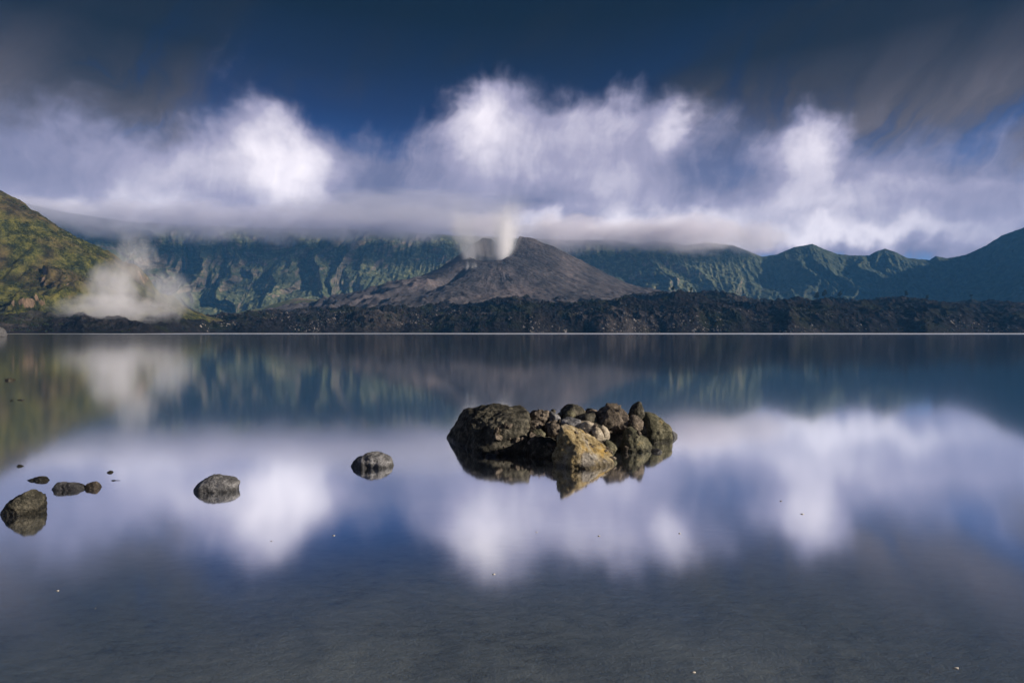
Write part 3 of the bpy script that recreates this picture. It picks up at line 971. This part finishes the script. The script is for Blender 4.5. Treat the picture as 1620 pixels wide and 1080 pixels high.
stone('rock', 'long dark stone lying behind the cream coloured stone',
      [(911, 664), (914, 656), (926, 652), (940, 654), (946, 664), (940, 676), (918, 672)], 7.6, 'dark', floats=True, sub=4, group=ISL)
stone('rock', 'big dark brown rock in the middle of the pile, left of the tooth',
      [(940, 668), (946, 654), (957, 645), (967, 641), (984, 645), (991, 654), (994, 672), (992, 696), (966, 704), (944, 696)], 7.65, 'brown', thick=0.7, floats=True, group=ISL, rough=0.08)
stone('rock', 'black pointed rock standing up like a tooth',
      [(990, 664), (996, 651), (1005, 641), (1011, 635.5), (1014, 637), (1015, 650), (1018, 664), (1004, 672)], 7.85, 'dark', thick=0.5, k=30, floats=True, group=ISL, rough=0.03, facets=3)
stone('boulder', 'large olive and ochre boulder at the right end of the island',
      [(1012, 692), (1014, 664), (1018, 654), (1023, 651), (1036, 655), (1048, 664), (1057, 674), (1059, 690), (1040, 694)], 8.0, 'olive', thick=0.9, k=22, group=ISL)
stone('rock', 'brown rounded stone below the black tooth',
      [(991, 672), (994, 661), (1001, 656), (1009, 659), (1016, 668), (1014, 682), (1004, 686), (994, 682)], 7.5, 'brown', floats=True, group=ISL, sub=4)
stone('rock', 'small grey pebble at the far right tip of the island',
      [(1057, 690), (1059, 681), (1065, 678), (1071, 685), (1070, 690.5), (1064, 692)], YW(690.5), 'grey', sub=4, group=ISL)
stone('rock', 'dark rock in shadow between the pale stones and the triangular rock',
      [(948, 712), (950, 694), (964, 686), (982, 684), (992, 694), (992, 712)], 7.45, 'dark', group=ISL)
stone('rock', 'triangular olive and ochre rock at the front right of the island',
      [(981, 711), (984, 692), (990, 679), (998, 676), (1010, 684), (1024, 694), (1031, 705), (1024, 711)], YW(711), 'olive', thick=0.6, k=24, group=ISL)
stone('rock', 'cream coloured oval stone tilted on top of the yellow rock',
      [(911, 675), (915, 666), (923, 663.5), (936, 669), (942, 677), (938, 684), (922, 684)], 7.2, 'pale', floats=True, sub=4, rough=0.05, k=26, group=ISL, facets=14)
stone('rock', 'pale speckled round stone beside the cream oval stone',
      [(935, 688), (938, 677), (946, 673), (953, 680), (956, 692), (950, 700), (940, 698)], 7.1, 'pale', floats=True, sub=4, rough=0.05, k=26, group=ISL, facets=14)
stone('rock', 'thin pale stone behind the pale speckled round stone',
      [(946, 676), (952, 671), (960, 678), (963, 692), (958, 700), (950, 696)], 7.25, 'pale', floats=True, sub=4, rough=0.04, group=ISL)
stone('rock', 'small olive stone at the waterline under the pale speckled stone',
      [(953, 711), (955, 700), (963, 695), (971, 699), (975, 709), (971, 714), (958, 715)], 6.95, 'olive', sub=4, group=ISL)
stone('boulder', 'bright yellow ochre wedge shaped rock at the front of the island', None, 0, 'ochre', sub=6, k=40, rough=0.05, group=ISL, facets=7, grow=1.03,
      pts3=[(887, 674, 6.52), (909, 676, 6.72), (929, 685, 6.75), (951, 701, 6.72), (961, 712, 6.7), (970, 736, 6.42), (936, 742, 6.24), (905, 742, 6.24), (886, 731, 6.42),
            (873, 720, 6.45), (879, 698, 6.5), (912, 706, 6.33), (895, 680, 7.0), (945, 702, 7.0), (890, 728, 6.9)])
stone('rock', 'thin flat wet stone just off the right front of the island',
      [(1027, 713), (1032, 709), (1044, 709), (1048, 713), (1046, 716), (1034, 716)], YW(715), 'wet', sub=4, group=ISL)
stone('rock', 'tiny wet stone lying in front of the large dark boulder',
      [(766, 722), (770, 718), (780, 717), (786, 720), (783, 724), (770, 724)], YW(722), 'wet', sub=4, group=ISL)

# --- single rocks in the shallows
SH = 'rocks in the shallows'
stone('rock', 'lone low grey rock in open water left of the island',
      [(557, 734), (566, 726), (577, 719), (590, 716), (605, 718), (615, 725), (621, 733), (606, 738), (572, 738)], YW(736), 'grey', thick=0.8, rough=0.06, group=SH)
stone('rock', 'grey rounded rock alone in the water with a sharp reflection',
      [(309, 772), (314, 762), (326, 754), (345, 752), (366, 750), (377, 755), (381, 766), (372, 773), (330, 776)], YW(774), 'grey', thick=0.7, rough=0.045, k=12, group=SH)
stone('rock', 'tall dark rock nearest the lower left corner',
      [(5, 809), (16, 796), (26, 785), (42, 777), (56, 771.5), (62, 775), (65, 788), (68, 800), (62, 808), (30, 812)], YW(809), 'dark', thick=0.6, k=30, group=SH, grow=1.0, facets=8)
stone('rock', 'low dark stone breaking the surface above the tall dark rock',
      [(39, 759.5), (50, 756), (62, 753), (74, 752.5), (86, 756.5), (74, 759.5), (52, 760.5)], YW(759), 'dark', thick=0.5, sub=4, group=SH, grow=1.0, facets=8)
stone('rock', 'flat grey tilted slab right of the tall dark rock',
      [(78, 773.5), (86, 766), (93, 761.5), (116, 762.5), (138, 765), (142, 769), (120, 772.5), (92, 774.5)], YW(773), 'wet', thick=0.4, sub=5, k=40, group=SH, grow=1.0, facets=6)
stone('rock', 'small brown stone touching the end of the flat grey slab',
      [(134, 771), (140, 765), (152, 762), (160, 763), (158, 769), (146, 773)], YW(771), 'brown', thick=0.6, sub=4, group=SH)
stone('rock', 'tiny dark stone poking out furthest right of the shallow group',
      [(167, 747), (170, 744.5), (174, 743.5), (179, 746), (175, 748)], YW(747.2), 'dark', sub=3, group=SH)
stone('rock', 'tiny flat stone awash right of the small brown stone',
      [(174, 760), (181, 757), (190, 756), (198, 757.5), (190, 760)], YW(759.4), 'dark', thick=0.5, sub=3, group=SH)
stone('rock', 'tiny dark stone far above the low dark stone',
      [(25, 737.5), (30, 735), (34, 733.8), (39, 736), (33, 738)], YW(737.2), 'dark', sub=3, group=SH)
stone('rock', 'small black round rock far out by the left edge',
      [(9, 601.5), (12, 598.6), (17, 597.8), (22, 599.5), (23.5, 601.5), (16, 602.5)], YW(601.6), 'dark', sub=4, group=SH)
stone('rock', 'sliver of black stone awash far out near the left edge',
      [(15, 633.4), (19, 632.2), (24, 632.4), (25, 633.4), (20, 634)], YW(633.5), 'dark', sub=3, group=SH)
stone('rock', 'faint sliver of stone awash beside the black sliver',
      [(27, 632.6), (31, 631.6), (37, 632), (38, 632.8), (32, 633.2)], YW(632.8), 'wet', sub=3, group=SH)
stone('rock', 'dark shore rock cut by the left edge of the frame below the hill',
      [(-14, 533), (-10, 520), (-3, 517), (2, 520), (4.5, 528), (4, 533), (-5, 533.5)], YW(533), 'wet', sub=4, group=SH)

# grit and small stones lodged between the island's rocks
from mathutils.bvhtree import BVHTree
vs_, fs_ = [], []
for o in col.objects:
    if o.get('group') == ISL:
        off_ = len(vs_)
        vs_ += [tuple(o.location + v.co) for v in o.data.vertices]
        fs_ += [tuple(i + off_ for i in p.vertices) for p in o.data.polygons]
bvh = BVHTree.FromPolygons(vs_, fs_)
rg = np.random.RandomState(5)
D2, F2 = ico(2)
gv, gf = [], []
for _ in range(900):
    x_, y_ = rg.uniform(-0.2, 1.75), rg.uniform(6.5, 8.2)
    hit = bvh.ray_cast(Vector((x_, y_, 2.0)), Vector((0, 0, -1)))
    if hit[0] is None or hit[0].z < 0.01 or hit[0].z > 0.34:
        continue
    r_ = rg.uniform(0.008, 0.026) if rg.rand() < 0.8 else rg.uniform(0.025, 0.045)
    # only where something taller stands close by: stones lodge in the gaps
    if not any((bvh.ray_cast(Vector((x_ + dx, y_ + dy, 2.0)), Vector((0, 0, -1)))[0] or Vector((0, 0, -9))).z > hit[0].z + 0.05 for dx, dy in ((.07, 0), (-.07, 0), (0, .07))):
        continue
    nn = rg.normal(size=(9, 3))
    nn /= np.linalg.norm(nn, axis=1)[:, None]
    q_ = np.clip(D2 @ nn.T / rg.uniform(0.6, 1.0, 9)[None], 0.5, None)
    V2 = D2 / q_.max(1)[:, None] * r_ * rg.uniform(0.7, 1.3, 3)
    gv.append(V2 + np.array(hit[0]) + (0, 0, r_ * 0.3))
    gf.append(F2 + sum(len(g_) for g_ in gv[:-1]))
tag(add('gravel', mesh_from('gravel', np.vstack(gv), np.vstack(gf), False), ROCK['brown']), 'small stones lodged in the gaps of the rock island', 'gravel', kind='stuff')

# ------------------------------------------------------------------ surface lookup for planting
from mathutils.bvhtree import BVHTree


def tree_of(o):
    me_ = o.data
    n = len(me_.vertices)
    co = np.empty(n * 3, np.float32)
    me_.vertices.foreach_get('co', co)
    co = co.reshape(-1, 3) + np.array(o.location[:])
    fv = np.empty(len(me_.loops), np.int32)
    me_.loops.foreach_get('vertex_index', fv)
    return co, fv.reshape(-1, 4)


def leaf_mat(name, a, b):
    return surf_mat(name, lambda t, pos: (t.ramp(t.noise(pos, 0.25, 4, 0.6), [(0.35, a), (0.65, b)]), None, None), rough=0.8)


M_LEAF = leaf_mat('dark_leaves', (0.010, 0.016, 0.007), (0.030, 0.042, 0.016))
M_BUSH = leaf_mat('hill_leaves', (0.010, 0.015, 0.004), (0.055, 0.062, 0.014))
M_BARK = surf_mat('bark', lambda t, pos: (t.ramp(t.noise(pos, 2.0, 4, 0.6), [(0.3, (0.02, 0.016, 0.012)), (0.7, (0.07, 0.055, 0.042))]), None, None))


def clump_cloud(rs, centres, sizes, cards):
    """leafy clumps: small tilted leaf sprays round every centre"""
    n = len(centres)
    c = np.repeat(centres, cards, 0)
    sz = np.repeat(sizes, cards)[:, None]
    d_ = rs.normal(size=(n * cards, 3))
    d_ /= np.linalg.norm(d_, axis=1)[:, None]
    p = c + d_ * sz * rs.uniform(0.35, 1.0, (n * cards, 1)) * (1, 1, 0.75)
    a = rs.normal(size=p.shape)
    a /= np.linalg.norm(a, axis=1)[:, None]
    b = np.cross(a, rs.normal(size=p.shape))
    b /= np.linalg.norm(b, axis=1)[:, None]
    e = sz * rs.uniform(0.25, 0.5, (n * cards, 1))
    V_ = np.stack([p - a * e, p + b * e * 0.6, p + a * e, p - b * e * 0.6], 1).reshape(-1, 3)
    F_ = np.arange(len(V_)).reshape(-1, 4)
    return V_, F_


rs = np.random.RandomState(11)
# shrubs over the hill
co, fv = tree_of(hill)
fc = co[fv].mean(1)
ok = (fc[:, 2] > 6) & (fc[:, 1] < 1150) & (810 + F * fc[:, 0] / fc[:, 1] > -60)
dens_ = fbm(fc[:, 0] / 60, fc[:, 1] / 60, octv=4) > 0.0
idx = rs.choice(np.where(ok & dens_)[0], 4200)
V_, F_ = clump_cloud(rs, fc[idx] + (0, 0, 0.3), rs.gamma(3, 0.42, 4200) + 0.4, 12)
tag(add('shrubs', mesh_from('shrubs', V_, F_, False), M_BUSH), 'low shrubs dotted over the grassy hill', 'shrubs', kind='stuff')
# scrub over the lava
co, fv = tree_of(lava)
lc = co[fv].mean(1)
lpx = 810 + F * lc[:, 0] / lc[:, 1]
m1 = (lc[:, 2] > 1.5) & (lpx > -40) & (lpx < 1660) & (fbm(lc[:, 0] / 120, lc[:, 1] / 120, octv=4) > 0.05)
idx = rs.choice(np.where(m1)[0], 2600)
V_, F_ = clump_cloud(rs, lc[idx] + (0, 0, 0.6), rs.gamma(3, 0.5, 2600) + 0.6, 14)
tag(add('scrub', mesh_from('scrub', V_, F_, False), M_LEAF), 'dark scrub growing on the black lava', 'scrub', kind='stuff')
# pale blocks lying on the lava
m2 = (lc[:, 2] > 1.0) & (lc[:, 2] < 48) & (lpx > 280) & (lpx < 1660) & (fbm(lc[:, 0] / 90 + 9, lc[:, 1] / 90, octv=4) + 0.5 * sstep(lpx, 850, 1000) - 0.3 * sstep(lpx, 1250, 1500) > 0.30)
idx = rs.choice(np.where(m2)[0], 2200)
D1, F1 = ico(1)
sz = (rs.gamma(2.2, 0.42, 2200) + 0.3)[:, None, None]
V_ = (lc[idx][:, None, :] + D1[None] * sz * rs.uniform(0.55, 1.15, (2200, len(D1), 1)) * rs.uniform(0.6, 1.3, (2200, 1, 3)))
F_ = (F1[None] + (np.arange(2200) * len(D1))[:, None, None]).reshape(-1, 3)
M_BLOCK = surf_mat('lava_blocks', lambda t, pos: (t.ramp(t.noise(pos, 0.08, 3, 0.6), [(0.35, (0.035, 0.032, 0.032)), (0.5, (0.11, 0.10, 0.098)), (0.65, (0.30, 0.27, 0.25))]), None, None))
tag(add('blocks', mesh_from('blocks', V_.reshape(-1, 3), F_, False), M_BLOCK), 'loose pale blocks strewn over the black lava', 'blocks', kind='stuff')


# trees standing on the lava ridge
def tube(path, rad, n=7):
    path = np.array(path, float)
    vs, fs = [], []
    for i, p in enumerate(path):
        for a in range(n):
            an = 2 * math.pi * a / n
            vs.append((p[0] + rad[i] * math.cos(an), p[1] + rad[i] * math.sin(an), p[2]))
    for i in range(len(path) - 1):
        for a in range(n):
            fs.append((i * n + a, i * n + (a + 1) % n, (i + 1) * n + (a + 1) % n, (i + 1) * n + a))
    return vs, fs


def tree(px, Y, h, spread, label, seed):
    rs = np.random.RandomState(seed)
    x = (px - 810) / F * Y
    cand = np.where(np.abs(lpx - px) < 2.0)[0]
    near = cand[np.argmax((lc[cand, 2] - CAM_H) / lc[cand, 1])]
    x, Y = lc[near][0], lc[near][1]
    root = bpy.data.objects.new('tree', None)
    col.objects.link(root)
    root.location = (x, Y, lc[near][2] - 0.6)
    tag(root, label, 'tree', 'trees on the lava ridge')
    vs, fs = tube([(0, 0, 0), (0.1 * h * .3, 0, 0.35 * h), (0.05 * h, 0.1, 0.7 * h), (0.06 * h, 0, 0.96 * h)], [0.03 * h, 0.022 * h, 0.012 * h, 0.004 * h])
    cen = []
    for b in range(13):
        z0 = h * rs.uniform(0.28, 0.9)
        an = rs.uniform(0, 2 * math.pi)
        L = spread * (1.05 - 0.75 * z0 / h) * rs.uniform(0.7, 1.2)
        e = (L * math.cos(an), L * math.sin(an), z0 + 0.25 * L)
        v2, f2 = tube([(0.04 * h, 0, z0), (e[0] * .6, e[1] * .6, z0 + .1 * L), e], [0.008 * h, 0.005 * h, 0.002 * h], 5)
        off = len(vs)
        vs += v2
        fs += [tuple(i + off for i in f) for f in f2]
        for q in (0.55, 0.85, 1.05):
            cen.append((e[0] * q, e[1] * q, z0 + 0.25 * L * q))
    cen.append((0.06 * h, 0, 0.97 * h))
    me_ = bpy.data.meshes.new('trunk')
    me_.from_pydata(vs, [], fs)
    add('trunk', me_, M_BARK, root)
    V_, F_ = clump_cloud(rs, np.array(cen), rs.uniform(0.10, 0.19, len(cen)) * h * 0.9, 30)
    add('crown', mesh_from('crown', V_, F_, False), M_LEAF, root)


for a in ((1291, 1560, 21, 6.5, 'left of the two tall dark trees close together on the lava ridge', 1),
          (1303, 1560, 23, 7.0, 'right of the two tall dark trees close together on the lava ridge', 2),
          (1330, 1565, 19, 5.5, 'small lone tree just right of the pair on the lava ridge', 3),
          (1434, 1570, 14, 6.0, 'low bushy tree on the lava ridge under the middle right peak', 4),
          (1468, 1560, 13, 4.5, 'slim small tree beside the dip in the lava ridge', 5),
          (1538, 1560, 15, 4.4, 'thin tree near the right end of the lava ridge', 6),
          (1064, 1600, 13, 4.0, 'thin tree on the left shoulder of the dark lava hump', 7),
          (1095, 1610, 12, 5.0, 'low tree on the crown of the dark lava hump', 8)):
    tree(*a)

# flecks drifting on the water and pebbles on the bed
M_FLECK = surf_mat('pale_fleck', lambda t, pos: (t.ramp(t.noise(pos, 3.0, 2), [(0.4, (0.30, 0.24, 0.17)), (0.6, (0.62, 0.60, 0.56))]), None, None))
n = 16
fx = rs.uniform(-3.6, 3.6, n)
fy = rs.uniform(2.4, 5.5, n)
V_ = np.stack([fx, fy, np.full(n, 0.002)], -1)[:, None, :] + D1[None] * (rs.uniform(0.003, 0.011, (n, 1, 1)) * rs.uniform(0.4, 1.3, (n, len(D1), 1))) * (1.3, 0.8, 0.3)
F_ = (F1[None] + (np.arange(n) * len(D1))[:, None, None]).reshape(-1, 3)
tag(add('flecks', mesh_from('flecks', V_.reshape(-1, 3), F_), M_FLECK), 'tiny pale flecks drifting on the near water', 'flecks', kind='stuff')
